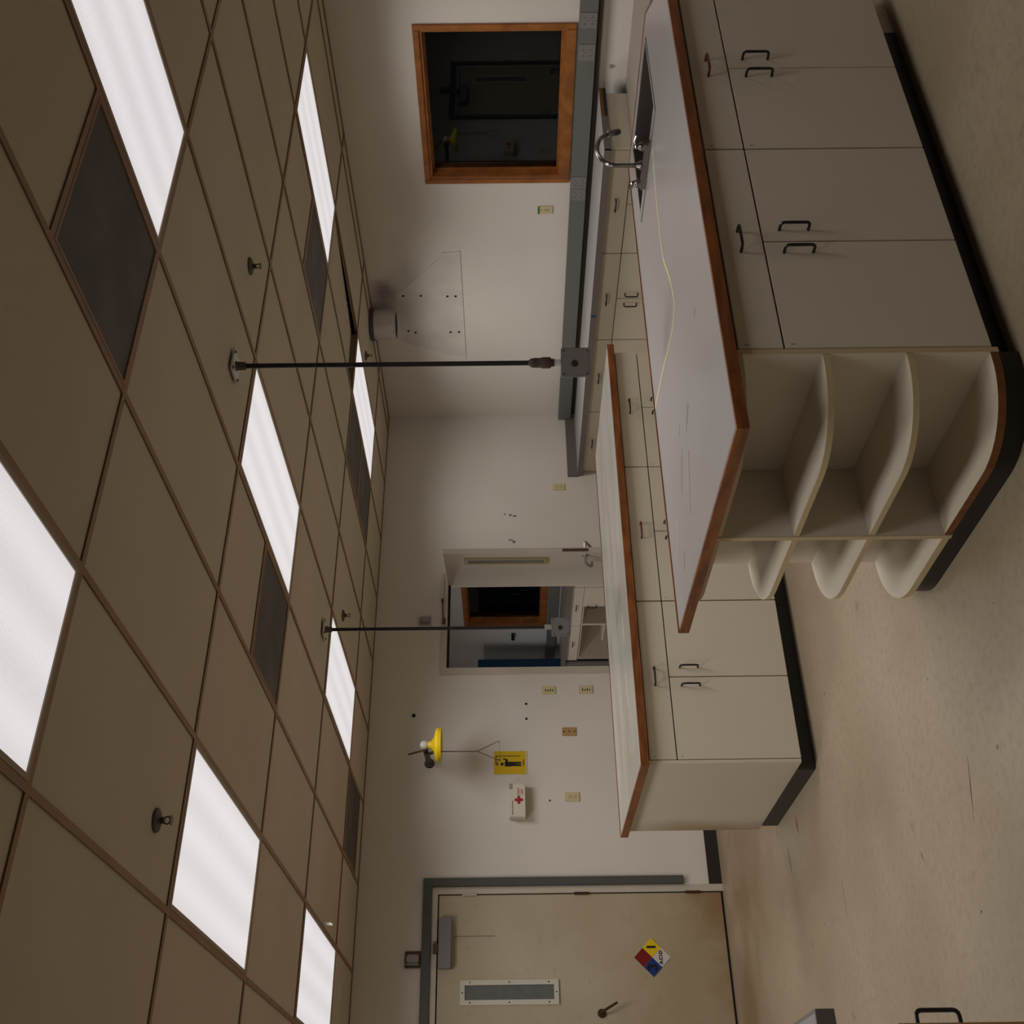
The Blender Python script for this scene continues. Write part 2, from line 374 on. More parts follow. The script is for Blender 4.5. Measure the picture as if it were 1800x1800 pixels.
LL = {(-1,-1):'lit ceiling light panel nearest the camera, beside a dark air grille', (-1,1):'lit ceiling light panel directly behind the nearer hanging conduit',
      (-1,3):'lit ceiling light panel behind the farther hanging conduit', (3,-1):'lit ceiling light panel just out of view above the right bench',  # the out-of-view panel is added for the light it gives
      (3,1):'lit ceiling light panel above the sink end, near the wood-framed window', (3,3):'lit ceiling light panel farthest off, beside the duct stub',
      (-4,-1):'lit ceiling light panel at the edge of the view with a finely ribbed lens', (-4,1):'lit ceiling light panel beside the nearest sprinkler head',
      (-4,3):'lit ceiling light panel in front of the closed grey-framed door'}
def ceiling_light(x0, x1, y0, y1, label, watts, z=H, group='recessed ceiling light panels', spread=LAMP_SPREAD):
    cx, cy = (x0+x1)/2, (y0+y1)/2; a, c = (x1-x0)/2-.013, (y1-y0)/2-.013
    r = empty('ceiling_light', (cx, cy, z), label, 'ceiling light', group)
    f = MB(); t = .016
    f.box(-a,a,-c,-c+t,-.004,.07); f.box(-a,a,c-t,c,-.004,.07); f.box(-a,-a+t,-c+t,c-t,-.004,.07); f.box(a-t,a,-c+t,c-t,-.004,.07); f.box(-a,a,-c,c,.07,.09)
    f.part('frame', 'fixture', r, local=True)
    MB().box(-a+t,a-t,-c+t,c-t,.0,.006).part('diffuser', 'lens_lit', r, local=True)
    ld = bpy.data.lights.new('lamp', 'AREA'); ld.shape = 'RECTANGLE'; ld.size = 2*a-.04; ld.size_y = 2*c-.04; ld.energy = watts; ld.color = (1, .97, .96); ld.spread = math.radians(spread)
    lo = bpy.data.objects.new('lamp', ld); COL.objects.link(lo); lo.parent = r; lo.location = (0, 0, -.006)
for (i, j) in lit: ceiling_light(gx(i), gx(i+1), gy(j), gy(j+1), LL[(i, j)], LAMP_W*(.6 if j == -1 else 1))
GL = {(-2,-1,'far'):'large dark perforated air grille next to the nearest light panel', (2,1,'far'):'dark perforated air grille beside the light panel near the window',
      (-2,1,'far'):'dark perforated air grille beside the light panel behind the conduit', (2,3,'far'):'dark perforated air grille by the farthest light panel, on the back wall side',
      (2,3,'near'):'dark perforated air grille by the farthest light panel, on the camera side', (-2,4,'near'):'dark perforated air grille close to the back wall above the shower'}
def grille(x0, x1, y0, y1, label):
    cx, cy = (x0+x1)/2, (y0+y1)/2; a, c = (x1-x0)/2-.013, (y1-y0)/2-.013; t = .012
    r = empty('air_grille', (cx, cy, H), label, 'air grille', 'perforated ceiling grilles')
    f = MB(); f.box(-a,a,-c,-c+t,-.004,.02); f.box(-a,a,c-t,c,-.004,.02); f.box(-a,-a+t,-c+t,c-t,-.004,.02); f.box(a-t,a,-c+t,c-t,-.004,.02)
    f.part('frame', 'tbar', r, local=True); MB().box(-a+t,a-t,-c+t,c-t,0,.004).part('perforated_sheet', 'grille', r, local=True)
for (i, j), k in half.items():
    if k in ('far','both'): grille(gx(i), gx(i+1), gy(j)+TX, gy(j+1), GL[(i,j,'far')])
    if k in ('near','both'): grille(gx(i), gx(i+1), gy(j), gy(j)+TX, GL[(i,j,'near')])
for (x, y, lb) in [(3.3,11.4,'unseen light panel added to light the room beyond the doorway, nearer the window'),(1.5,9.6,'unseen light panel added to light the room beyond the doorway, farther from the window')]:
    ceiling_light(x-.3, x+.3, y-.6, y+.6, lb, FAR_W, H-.092, 'added light panels of the next room', 176)  # both panels are unseen, added to light the next room

SPL = [(3.593,3.409,'dark sprinkler head in the tile before the nearer conduit plate'),(1.082,3.436,'sprinkler head nearest the camera, dull steel on a wide disc'),(3.483,6.564,'small dark sprinkler head next to the farther conduit plate'),(5.898,6.594,'small dark sprinkler head beside the duct stub')]
for (x, y, lb) in SPL:
    r = empty('sprinkler', (x, y, H-.045), lb, 'sprinkler', 'ceiling sprinkler heads')
    MB().lathe((x,y,H), [(.0,-.014),(.018,-.014),(.038,-.006),(.040,0),(0,0)], 24).part('escutcheon', 'pipe_grey', r, smooth=True)
    MB().cyl((x,y,H-.012),(x,y,H-.028),.011,12).part('body', 'bronze', r)
    f = MB(); f.tube([(x-.009,y,H-.026),(x-.013,y,H-.036),(x-.004,y,H-.046)],.0028,6); f.tube([(x+.009,y,H-.026),(x+.013,y,H-.036),(x+.004,y,H-.046)],.0028,6)
    f.part('yoke', 'bronze', r); MB().cyl((x,y,H-.046),(x,y,H-.049),.016,16).part('deflector', 'bronze', r)
MB().box(1.484,1.4865,6.73,6.80,H-.058,H-.0035).thing('paper_slip', 'sign_white', 'small white tag hanging beside the light panel by the closed door', 'paper')

# ------------------------------------------------------------------ duct stub
r = empty('duct_stub', (6.30,6.72,2.50), 'short round galvanized duct stub hanging from the ceiling by the right wall', 'duct')
dx, dy = 6.36, 6.72
MB().lathe((dx,dy,0), [(.125,2.505),(.127,2.51),(.127,H-.004),(.119,H-.004),(.119,2.505),(.125,2.505)], 40).part('pipe', 'galv', r, smooth=True)
MB().lathe((dx,dy,0), [(.128,H-.035),(.136,H-.035),(.138,H-.005),(.128,H-.005),(.128,H-.035)], 40).part('collar', 'pipe_grey', r, smooth=True)
MB().lathe((dx,dy,0), [(.1185,2.511),(0,2.511)], 40).part('mouth_shade', 'dark_hole', r)  # dark disc painted in for the shade inside the duct mouth
for k in (.35, 2.6): 
    MB().cyl((dx-.128*math.cos(k),dy-.128*math.sin(k),2.52),(dx-.131*math.cos(k),dy-.131*math.sin(k),2.52),.005,8).part('rivet', 'dark_hole', r)

# ------------------------------------------------------------------ windows
def window(name, W):
    ya, yb, za, zb = W; r = sempty(name, (XR, (ya+yb)/2, za))
    t = .041; d = .016
    MB().box(XR-d,XR,ya-t,ya,za-.062,zb+.04).part('trim', 'oak', r, bevel=.003)
    MB().box(XR-d,XR,yb,yb+t,za-.062,zb+.04).part('trim', 'oak', r, bevel=.003)
    MB().box(XR-d,XR,ya,yb,zb,zb+.04).part('trim', 'oak', r, bevel=.003)
    MB().box(XR-d-.004,XR,ya,yb,za-.062,za).part('sill_trim', 'oak', r, bevel=.003)
    e = .018
    MB().box(XR,XR+.15,ya,ya+e,za,zb).part('jamb_liner', 'oak', r); MB().box(XR,XR+.15,yb-e,yb,za,zb).part('jamb_liner', 'oak', r)
    MB().box(XR,XR+.15,ya+e,yb-e,zb-e,zb).part('jamb_liner', 'oak', r); MB().box(XR,XR+.15,ya+e,yb-e,za,za+e).part('jamb_liner', 'oak', r)
    s = .03; x = XR+.085
    for (p, q, u, v) in [(ya+e,ya+e+s*.5,za+e,zb-e),(yb-e-s*.5,yb-e,za+e,zb-e),(ya+e+s*.5,yb-e-s*.5,zb-e-s*.5,zb-e),(ya+e+s*.5,yb-e-s*.5,za+e,za+e+s*.5)]:
        MB().box(x-.012,x+.03,p,q,u,v).part('glazing_stop', 'oak', r)
    MB().box(x,x+.006,ya+e+s*.5,yb-e-s*.5,za+e+s*.5,zb-e-s*.5).part('pane', 'glass', r)
window('window_1', W1); window('window_2', W2)

# ------------------------------------------------------------------ closed door and its frame
r = sempty('trim_1', (D1[1], YB, 0))
MB().box(2.000,D1[1],YB-.004,YB2,0,2.124).part('jamb', 'jamb', r); MB().box(D1[0],1.078,YB-.004,YB2,0,2.120).part('jamb', 'jamb', r)
MB().box(D1[0],D1[1],YB-.004,YB2,2.124,2.168).part('head', 'jamb', r)
MB().box(2.052,2.112,YB-.028,YB,.29,2.234).part('casing_strip', 'casing', r, bevel=.002, label='grey strip stopping short of the floor')
MB().box(.97,2.052,YB-.028,YB,2.170,2.234).part('casing_strip', 'casing', r, bevel=.002)
MB().box(.97,1.028,YB-.028,YB,.29,2.170).part('casing_strip', 'casing', r, bevel=.002)
DR = MB(); DR.box(-.912,-.001,0,.044,.008,2.105)
me = DR.mesh('door_1', 'door', bevel=.002)
door = bpy.data.objects.new('door_1', me); COL.objects.link(door); door.location = (1.993, YB+.006, .009); door['kind'] = 'structure'
fy = YB+.006
MB().box(1.9925,1.9995,YB+.012,YB+.03,0,2.12).part('gap_shade', 'ink', door); MB().box(1.08,1.992,YB+.016,YB+.04,.001,.0165).part('sill_gap_shade', 'ink', door); MB().box(1.08,1.992,YB+.012,YB+.03,2.1145,2.1235).part('gap_shade', 'ink', door)  # black strips painted in for the shaded gaps around and under the door
for z in (1.89,1.055,.225):
    o = MB(); o.cyl((1.996,fy-.010,z-.055),(1.996,fy-.010,z+.055),.0085,10); o.box(1.986,2.006,fy-.006,fy-.0005,z-.052,z+.052)
    o.part('hinge', 'jamb' if z > 1.5 else 'rust', door)
# vision panel
r = MB(); x0,x1,z0,z1 = 1.238,1.402,1.248,1.950
r.box(x0,x1,fy-.012,fy-.0005,z0,z0+.033); r.box(x0,x1,fy-.012,fy-.0005,z1-.033,z1); r.box(x0,x0+.033,fy-.012,fy-.0005,z0+.033,z1-.033); r.box(x1-.033,x1,fy-.012,fy-.0005,z0+.033,z1-.033)
vf = r.part('vision_frame', 'white_paint', door)
MB().box(x0+.033,x1-.033,fy-.005,fy-.001,z0+.033,z1-.033).part('vision_glass', 'lite_glass', door)
for (x, z) in [(x0+.016,z1-.07),(x1-.016,z1-.07),(x0+.016,1.6),(x1-.016,1.6),(x0+.016,z0+.07),(x1-.016,z0+.07),(1.32,z1-.016),(1.32,z0+.016)]:
    MB().cyl((x,fy-.0135,z),(x,fy-.012,z),.0055,8).part('screw', 'ink', vf)
# lever
lv = MB(); lv.lathe((1.176,fy,.95),[(0,.012),(.028,.010),(.031,0)],24,(0,-1,0)); lv.part('lever_rose', 'bronze', door, smooth=True)
MB().tube([(1.176,fy-.008,.95),(1.176,fy-.05,.95),(1.182,fy-.06,.945),(1.225,fy-.06,.865),(1.238,fy-.055,.842)],[.009,.009,.0095,.009,.008],10).part('lever', 'bronze', door, smooth=True)
# closer
cl = MB().box(1.476,1.824,fy-.062,fy-.0005,2.016,2.108).part('closer_body', 'closer', door, bevel=.004)
MB().tube([(1.63,fy-.03,2.108),(1.63,fy-.03,2.135),(1.66,fy-.05,2.140)],.010,8).part('closer_arm', 'steel', cl)
MB().box(1.58,1.64,fy-.055,fy-.012,2.112,2.150).part('closer_bracket', 'device_brown', cl)
for z in (2.0,): MB().box(1.70,1.705,fy-.001,fy-.0003,1.70,2.0).part('drip_mark', 'scuff', door)
# hazard diamond sign
r = empty('hazard_sign', (1.541,fy-.003,.43), 'four-colour hazard diamond reading 3, 1 and ACID on the closed door', 'sign')
c = (1.541,.565); h = .1335
def dia(cx, cz, hh, m, nm, y0, y1):
    M = Matrix(((1,0,0,0),(0,0,1,0),(0,-1,0,0),(0,0,0,1)))
    b = MB(); n = 4; ps = [(cx,cz-hh),(cx+hh,cz),(cx,cz+hh),(cx-hh,cz)]
    b.add([(x,y0,z) for x,z in ps]+[(x,y1,z) for x,z in ps], [(0,1,2,3),(7,6,5,4)]+[(i,(i+1)%4,4+(i+1)%4,4+i) for i in range(4)])
    return b.part(nm, m, r)
dia(c[0],c[1],h,'sign_white','sign_board',fy-.003,fy-.0005)
q = h/2; y1 = fy-.003; y0 = fy-.0042
dia(c[0],c[1]+q,q*.985,'sign_red','red_field',y0,y1); dia(c[0]-q,c[1],q*.985,'sign_blue','blue_field',y0,y1); dia(c[0]+q,c[1],q*.985,'yellow','yellow_field',y0,y1)
text_part('numeral', '3', 'ink', r, frame_back(c[0]-q,y0-.0006,c[1]), .095, .0028, 1.1)
text_part('numeral', 'l', 'ink', r, frame_back(c[0]+q+.004,y0-.0006,c[1]), .085, .004, 1.0)
text_part('lettering', 'ACID', 'ink', r, frame_back(c[0],fy-.0038,c[1]-q+.004), .032, .0017, 1.05, sp=1.26)

# alarm devices over the doors
for (x, lb) in [(1.543,'small box with a white blade over the closed grey-framed door'),(4.277,'small box with a white blade over the open doorway')]:
    r = empty('door_chime', (x,YB-.01,2.235), lb, 'door chime', 'boxes over the doors')
    b = MB(); b.box(x-.056,x+.056,YB-.022,YB,2.238,2.350); b.part('back_plate', 'device_brown' if x < 3 else 'white_paint', r, bevel=.002)
    MB().box(x-.026,x+.030,YB-.050,YB-.022,2.247,2.338).part('blade', 'device', r, bevel=.008)
    MB().box(x-.040,x-.028,YB-.034,YB-.022,2.247,2.344).part('rib', 'device', r, bevel=.003)

# ------------------------------------------------------------------ doorway with the open door
r = sempty('trim_2', (D2[0], YB, 0))
MB().box(D2[0],3.838,YB-.012,YB2+.012,0,2.105).part('jamb', 'jamb', r); MB().box(4.690,D2[1],YB-.012,YB2+.012,0,2.105).part('jamb', 'jamb', r)
MB().box(D2[0],D2[1],YB-.012,YB2+.012,2.105,2.157).part('head', 'jamb', r)
MB().box(3.838,4.690,YB+.05,YB+.075,2.085,2.105).part('stop', 'ink', r); MB().box(3.838,3.852,YB+.05,YB+.075,0,2.085).part('stop', 'jamb', r)
th = math.radians(12.2)
od = bpy.data.objects.new('door_2', MB().box(0,.85,-.045,0,.012,2.10).mesh('door_2', 'door2', bevel=.002)); COL.objects.link(od); od['kind'] = 'structure'
# local x runs from hinge to free edge; local +y is the side turned to the camera
od.location = (4.684, YB-.004, 0); od.rotation_euler = (0, 0, -math.pi/2-th)
# faces: local +y -> world (+sin..): the visible face is the one at y=-.045 or 0; both carry the same fittings
for (yy, s) in ((-.045,-1),(0,1)):
    f = MB(); a0,a1,c0,c1 = .60,.745,1.245,1.935; d0, d1 = sorted((yy, yy+s*.010))
    f.box(a0,a1,d0,d1,c0,c0+.035); f.box(a0,a1,d0,d1,c1-.035,c1); f.box(a0,a0+.035,d0,d1,c0+.035,c1-.035); f.box(a1-.035,a1,d0,d1,c0+.035,c1-.035)
    f.part('vision_frame', 'tan_dark', od, local=True)
    g0, g1 = sorted((yy, yy+s*.002)); MB().box(a0+.035,a1-.035,g0,g1,c0+.035,c1-.035).part('vision_glass', 'lite_glass', od, local=True)
    MB().lathe((.79,yy,.945),[(0,.010),(.027,.009),(.030,0)],20,(0,s,0)).part('lever_rose', 'steel', od, local=True, smooth=True)
    MB().tube([(.79,yy+s*.006,.945),(.79,yy+s*.055,.945),(.775,yy+s*.068,.938),(.70,yy+s*.068,.905),(.672,yy+s*.055,.888),(.668,yy+s*.02,.885)],.012,10).part('lever', 'steel', od, local=True, smooth=True)
MB().box(.85,.853,-.034,-.011,.925,1.135).part('latch_plate', 'device_brown', od, local=True)
# surface rod of the door closer above the doorway
r = empty('closer_rod', (4.55,YB-.03,2.12), 'thin overhead door closer rod across the top of the open doorway', 'door closer')
MB().tube([(4.70,YB-.022,2.150),(4.47,YB-.022,2.150)],.010,10).part('cylinder', 'white_paint', r, smooth=True)
MB().tube([(4.47,YB-.022,2.150),(4.30,YB-.022,2.138)],.005,8).part('rod', 'pipe_grey', r, smooth=True)
MB().box(4.245,4.30,YB-.028,YB-.0125,2.122,2.146).part('bracket', 'bronze', r)
MB().box(4.46,4.49,YB-.034,YB-.0125,2.140,2.160).part('sleeve', 'bronze', r)

# ------------------------------------------------------------------ wall plates
def wall_plate(x, z, m, label, kind, wall='back', wd=.072, hd=.115):
    r = empty('wall_plate', (x, YB-.003, z-hd/2) if wall == 'back' else (XR-.003, x, z-hd/2), label, 'wall plate')
    def bx(u0, u1, d0, d1, v0, v1, nm, mm, bev=0):
        b = MB()
        if wall == 'back': b.box(x+u0, x+u1, YB-d1, YB-d0, z+v0, z+v1)
        else: b.box(XR-d1, XR-d0, x+u0, x+u1, z+v0, z+v1)
        return b.part(nm, mm, r, bevel=bev)
    bx(-wd/2, wd/2, 0, .007, -hd/2, hd/2, 'cover', m, .002)
    if kind == 'duplex':
        for s in (-1, 1):
            bx(-.015, .015, .007, .0095, s*.020-.013, s*.020+.013, 'socket', m, .001)
            for q in (-.006, .006): bx(q-.0015, q+.0015, .0095, .0100, s*.020-.005, s*.020+.005, 'slot', 'ink')
    elif kind == 'blank':
        for v in (-.042, 0, .042): bx(-.005, .005, .007, .0085, v-.005, v+.005, 'screw', 'ink')
    elif kind == 'switch':
        bx(-.005, .005, .007, .016, -.012, .012, 'toggle', 'ivory', .001)
        for v in (-.03, .03): bx(-.003, .003, .007, .0080, v-.003, v+.003, 'screw', 'ink')
        bx(-.036, .036, .007, .0078, .042, .0575, 'green_label', 'green')
    elif kind == 'ports':
        for k, v in enumerate((-.032,-.012,.006,.026)): bx(-.010, .010 if k % 2 else .006, .007, .0082, v-.004, v+.004, 'port', 'ink')
wall_plate(3.626,1.250,'ivory','ivory wall plate with small ports, upper of the two beside the doorway','ports')
wall_plate(3.628,.943,'ivory','ivory wall plate with small ports, lower of the two beside the doorway','ports')
wall_plate(3.264,1.095,'plate_tan','plain tan wall plate with three screws above the far island','blank')
wall_plate(2.726,1.094,'ivory','ivory duplex outlet under the first aid box','duplex')
wall_plate(5.676,1.092,'ivory','ivory duplex outlet next to the end of the grey bench','duplex')
wall_plate(5.638,1.255,'ivory','ivory light switch with a green label right of the window','switch','right',.075,.117)

# ------------------------------------------------------------------ emergency shower
r = empty('emergency_shower', (3.0,7.72,1.62), 'yellow emergency shower head on a wall pipe with a triangular pull rod', 'shower')
sx, sy, sz = 3.012, 7.80, 2.232
MB().lathe((sx,YB,2.219),[(.036,.012),(.040,0)],24,(0,-1,0)).part('flange', 'ink', r)
b = MB(); b.tube([(sx,YB,2.219),(sx,sy+.03,sz)],.022,14); b.tube([(sx,YB-.004,2.219),(sx,YB-.03,2.219)],.034,18); b.part('supply_pipe', 'pipe_grey', r, smooth=True)
MB().lathe((sx,sy,sz),[(0,.034),(.022,.028),(.033,.012),(.034,-.006),(.026,-.024),(.020,-.032)],20).part('elbow', 'white_paint', r, smooth=True)
MB().lathe((sx,sy,sz),[(.026,-.030),(.030,-.052),(.048,-.068),(.085,-.080),(.120,-.090),(.132,-.106),(.131,-.132),(.118,-.134),(.10,-.120),(0,-.112)],40).part('shower_head', 'yellow', r, smooth=True)
MB().tube([(sx-.02,sy+.14,2.36),(sx-.04,sy+.02,2.26),(sx-.055,sy-.02,2.225)],[.008,.009,.006],8).part('valve_lever', 'device_brown', r, smooth=True)
MB().tube([(sx-.02,sy+.14,2.225),(sx-.05,sy+.06,2.20),(sx-.062,sy-.01,2.165)],.013,8).part('valve_body', 'bronze', r, smooth=True)
px = sx-.070
MB().tube([(px,sy-.03,2.19),(px+.005,sy-.03,2.095),(px+.004,sy-.03,1.822)],.0045,8).part('pull_rod', 'pipe_grey', r)
MB().tube([(px+.004,sy-.03,1.824),(px+.085,sy-.03,1.658),(px-.075,sy-.03,1.650),(px+.004,sy-.03,1.824)],.004,8).part('pull_triangle', 'pipe_grey', r)
# sign
r = empty('shower_sign', (3.01,YB-.003,1.443), 'yellow sign with a black figure under a shower', 'sign')
x0,x1,z0,z1 = 2.915,3.104,1.443,1.706; y = YB-.004
MB().box(x0,x1,y,YB,z0,z1).part('board', 'sign_yellow', r)
MB().box(x0,x1,y-.0006,YB,z0-.0005,z0+.008).part('white_edge', 'sign_white', r)
b = MB(); Z = lambda v: z1-.263*v; Xs = lambda u: x0+.189*u; yy0, yy1 = y-.0014, y
def pbox(b, u0,u1,v0,v1): b.box(Xs(u0),Xs(u1),yy0,yy1,Z(v1),Z(v0))
b.box(Xs(.775),Xs(.80),yy0,yy1,Z(.80),Z(.05)); pbox(b,.44,.78,.05,.075); pbox(b,.42,.45,.05,.11); pbox(b,.36,.52,.10,.125); pbox(b,.62,.65,.075,.20)
b.part('pipe_symbol', 'ink', r)
b = MB(); b.lathe((Xs(.44),y,Z(.25)),[(0,.0014),(.0125,.0014),(.0125,0)],18,(0,-1,0))
b.add([(Xs(u),yy0,Z(v)) for u,v in [(.33,.36),(.36,.33),(.52,.33),(.60,.36),(.66,.27),(.70,.29),(.64,.42),(.54,.42),(.53,.60),(.53,.83),(.455,.83),(.44,.60),(.42,.83),(.345,.83),(.345,.56),(.33,.50)]],[list(range(16))])
b.part('figure_symbol', 'ink', r)
b = MB(); pbox(b,.36,.64,.885,.91); b.part('caption', 'ink', r)
# first aid box
r = empty('first_aid_box', (2.68,YB-.04,1.459), 'white first aid box with a red cross on the back wall', 'first aid box')
x0,x1,z0,z1 = 2.550,2.813,1.459,1.588; y = YB-.078
MB().box(x0,x1,y+.012,YB,z0,z1).part('case', 'box_white', r, bevel=.004)
MB().box(x0,x1,y,y+.0115,z0,z1).part('lid', 'box_white', r, bevel=.004)
MB().box(x1-.045,x1-.002,y-.0008,y,z1-.030,z1-.004).part('sticker', 'device', r)
b = MB(); cx, cz = 2.683,1.512; b.box(cx-.011,cx+.011,y-.0012,y,cz-.032,cz+.032); b.box(cx-.032,cx-.011,y-.0012,y,cz-.011,cz+.011); b.box(cx+.011,cx+.032,y-.0012,y,cz-.011,cz+.011); b.part('red_cross', 'red', r)
text_part('lettering', 'FIRST', 'red', r, frame_back(2.752,y-.0006,1.513), .024, .0004, .95, sp=1.12); text_part('lettering', 'AID', 'red', r, frame_back(2.747,y-.0006,1.487), .024, .0004, .95, sp=1.12)
text_part('lettering', 'Johnson & Johnson', 'rust', r, frame_back(2.622,y-.0006,1.562), .0145, .0002, .95, sp=1.05)

# ------------------------------------------------------------------ cabinets
def pull_mesh(name, m):
    L, P, rr = .048, .034, .0052
    pts = [(-L,0,0),(-L,-P*.62,0)]+[(-L+.012*(1-math.cos(t)), -P+.012-.012*math.sin(t), 0) for t in (.5,1.0,1.57)]
    pts += [(-p[0], p[1], 0) for p in pts[::-1]]
    return MB().tube(pts, rr, 8).mesh(name, m, smooth=True)
PULL = pull_mesh('handle', 'black'); PULL_RED = pull_mesh('handle', 'pull_red')
ZT, ZS, ZB = .862, .722, .090                     # drawer top, split, bottom of the doors
slab_cache = {}
def slab(x0, x1, z0, z1, m='cabinet'):
    k = (round(x1-x0,4), round(z1-z0,4), m)
    if k not in slab_cache: slab_cache[k] = MB().box(0, x1-x0, -.019, 0, 0, z1-z0).mesh('door_slab', m, bevel=.0015)
    return slab_cache[k]
def cabinet(loc, rz, width, depth, label, group, red=False, ndoor=2, ztop=.872, base_len=None, hz=.613, dpull=True, bd=None):
    r = empty('base_cabinet', loc, label, 'cabinet', group, rz)
    MB().box(.0, width, .001, bd or depth, ZB, ztop).part('body', 'carcass_shade', r, local=True)
    g = .0028
    o = inst('drawer', slab(g, width-g, ZS+g, ZT), r, (g, 0, ZS+g))
    if dpull: inst('handle', PULL_RED if red else PULL, o, (width/2-g, -.019, (ZT-ZS)/2+.006))
    w = width/ndoor
    for k in range(ndoor):
        d = inst('door', slab(k*w+g, (k+1)*w-g, ZB, ZS-g), r, (k*w+g, 0, ZB))
        hx = (w-g*2-.050) if k == 0 else .050
        if ndoor == 1: hx = .040
        inst('handle', PULL, d, (hx, -.019, hz-ZB), (0, math.pi/2, 0))
    MB().box(0, width, .060, depth, 0, ZB-.001).part('toe_kick', 'cabinet', r, local=True)
    b0, b1 = base_len if base_len else (0, width)
    MB().box(b0, b1, .054, .0595, 0, ZB-.004).part('vinyl_base', 'vinyl_base', r, local=True)
    for (hx, hz) in ((.018, ZS+.115), (.018, ZS-.028)):
        MB().box(hx-.0012, hx+.0012, -.0198, -.019, hz-.006, hz+.006).part('staple', 'scuff', r, local=True)
    return r
F1 = 2.459
cabinet((2.192,F1,0),0,.938,.60,'cream base cabinet of the near island, next to the open shelves','near island cabinets')
cabinet((3.132,F1,0),0,.938,.60,'cream base cabinet of the near island with a dark red drawer pull','near island cabinets',red=True,base_len=(0,.80),bd=.42)
# closed rear half and clipped corner of the near island
r = empty('corner_cabinet', (4.3,3.0,0), 'cream angled end cabinet under the sink of the near island', 'cabinet')
MB().prism([(4.074,2.444),(4.145,2.444),(4.555,2.84),(4.555,3.655),(4.074,3.655)], ZB, .60).part('body', 'cabinet', r)
MB().prism([(4.074,2.444),(4.145,2.444),(4.555,2.84),(4.545,2.86),(4.14,2.465),(4.074,2.465)], .60, .872).part('apron', 'cabinet', r)
MB().prism([(4.074,2.52),(4.12,2.52),(4.49,2.87),(4.49,3.60),(4.074,3.60)], 0, ZB-.001).part('toe_kick', 'cabinet', r)
r = empty('island_rear_cabinet', (3.1,3.4,0), 'cream rear half of the near island, turned to the back wall', 'cabinet')
MB().box(2.192,4.070,3.062,3.650,ZB,.66).part('body', 'cabinet', r); MB().box(2.192,3.90,3.062,3.650,.66,.872).part('upper_body', 'cabinet', r)
MB().box(2.192,4.070,3.062,3.60,0,ZB-.001).part('toe_kick', 'vinyl_base', r)

# open end shelves
def rnd(x0, x1, y0, y1, rr, front, n=12):
    pts = []
    if front:      # round corner at (x0,y0)
        pts = [(x1,y0)]+[(x0+rr-rr*math.sin(t), y0+rr-rr*math.cos(t)) for t in [math.pi/2*k/n for k in range(n+1)]]+[(x0,y1),(x1,y1)]
    else:
        pts = [(x1,y0),(x0,y0)]+[(x0+rr-rr*math.cos(t), y1-rr+rr*math.sin(t)) for t in [math.pi/2*k/n for k in range(n+1)]]+[(x1,y1)]
    return pts
SHZ = [(.076,.100),(.336,.355),(.591,.610),(.853,.8755)]
r = empty('end_shelf', (2.05,2.75,0), 'open cream end shelves with rounded fronts, on the camera side', 'shelf unit', 'rounded end shelves')
MB().box(2.172,2.190,2.442,3.046,.074,.8755).part('back_panel', 'cabinet', r)
MB().box(1.896,2.190,3.047,3.067,.074,.8755).part('divider', 'cabinet', r)
MB().box(1.893,1.8955,3.047,3.067,.074,.8755).part('divider_edge', 'cabinet_edge', r)
MB().box(2.172,2.190,2.4395,2.4415,.074,.8755).part('panel_edge', 'cabinet_edge', r)
def shelf(x0,x1,y0,y1,rr,front,z0,z1,r,em):
    o = MB().prism(rnd(x0+.002,x1,y0+(.002 if front else 0),y1-(0 if front else .002),rr-.002,front), z0, z1).part('shelf', 'cabinet', r)
    P = rnd(x0,x1,y0,y1,rr,front); Q = rnd(x0+.002,x1,y0+(.002 if front else 0),y1-(0 if front else .002),rr-.002,front)
    a, c = (0, len(P)-1) if front else (1, len(P))
    P, Q = P[a:c], Q[a:c]; e = MB(); n = len(P)
    for k in range(n-1):
        e.add([(P[k][0],P[k][1],z0),(P[k+1][0],P[k+1][1],z0),(Q[k+1][0],Q[k+1][1],z0),(Q[k][0],Q[k][1],z0),(P[k][0],P[k][1],z1),(P[k+1][0],P[k+1][1],z1),(Q[k+1][0],Q[k+1][1],z1),(Q[k][0],Q[k][1],z1)],
              [(0,1,5,4),(1,2,6,5),(2,3,7,6),(3,0,4,7),(4,5,6,7),(3,2,1,0)])
    e.part('edge_band', em, o)
for k,(z0,z1) in enumerate(SHZ): shelf(1.896,2.1715,2.442,3.0465,.262,True,z0,z1,r,'particle' if k == 0 else 'cabinet_edge')
MB().prism(rnd(1.912,2.19,2.462,3.0674,.262,True), 0, .0735).part('plinth', 'vinyl_base', r)
r = empty('end_shelf', (2.05,3.38,0), 'open cream end shelves with rounded ends, on the back wall side', 'shelf unit', 'rounded end shelves')
MB().box(2.172,2.190,3.0675,3.690,.074,.8755).part('back_panel', 'cabinet', r)
for k,(z0,z1) in enumerate(SHZ): shelf(1.896,2.1715,3.0675,3.690,.27,False,z0,z1,r,'cabinet_edge')
MB().prism(rnd(1.912,2.19,3.0676,3.66,.262,False), 0, .0735).part('plinth', 'vinyl_base', r)

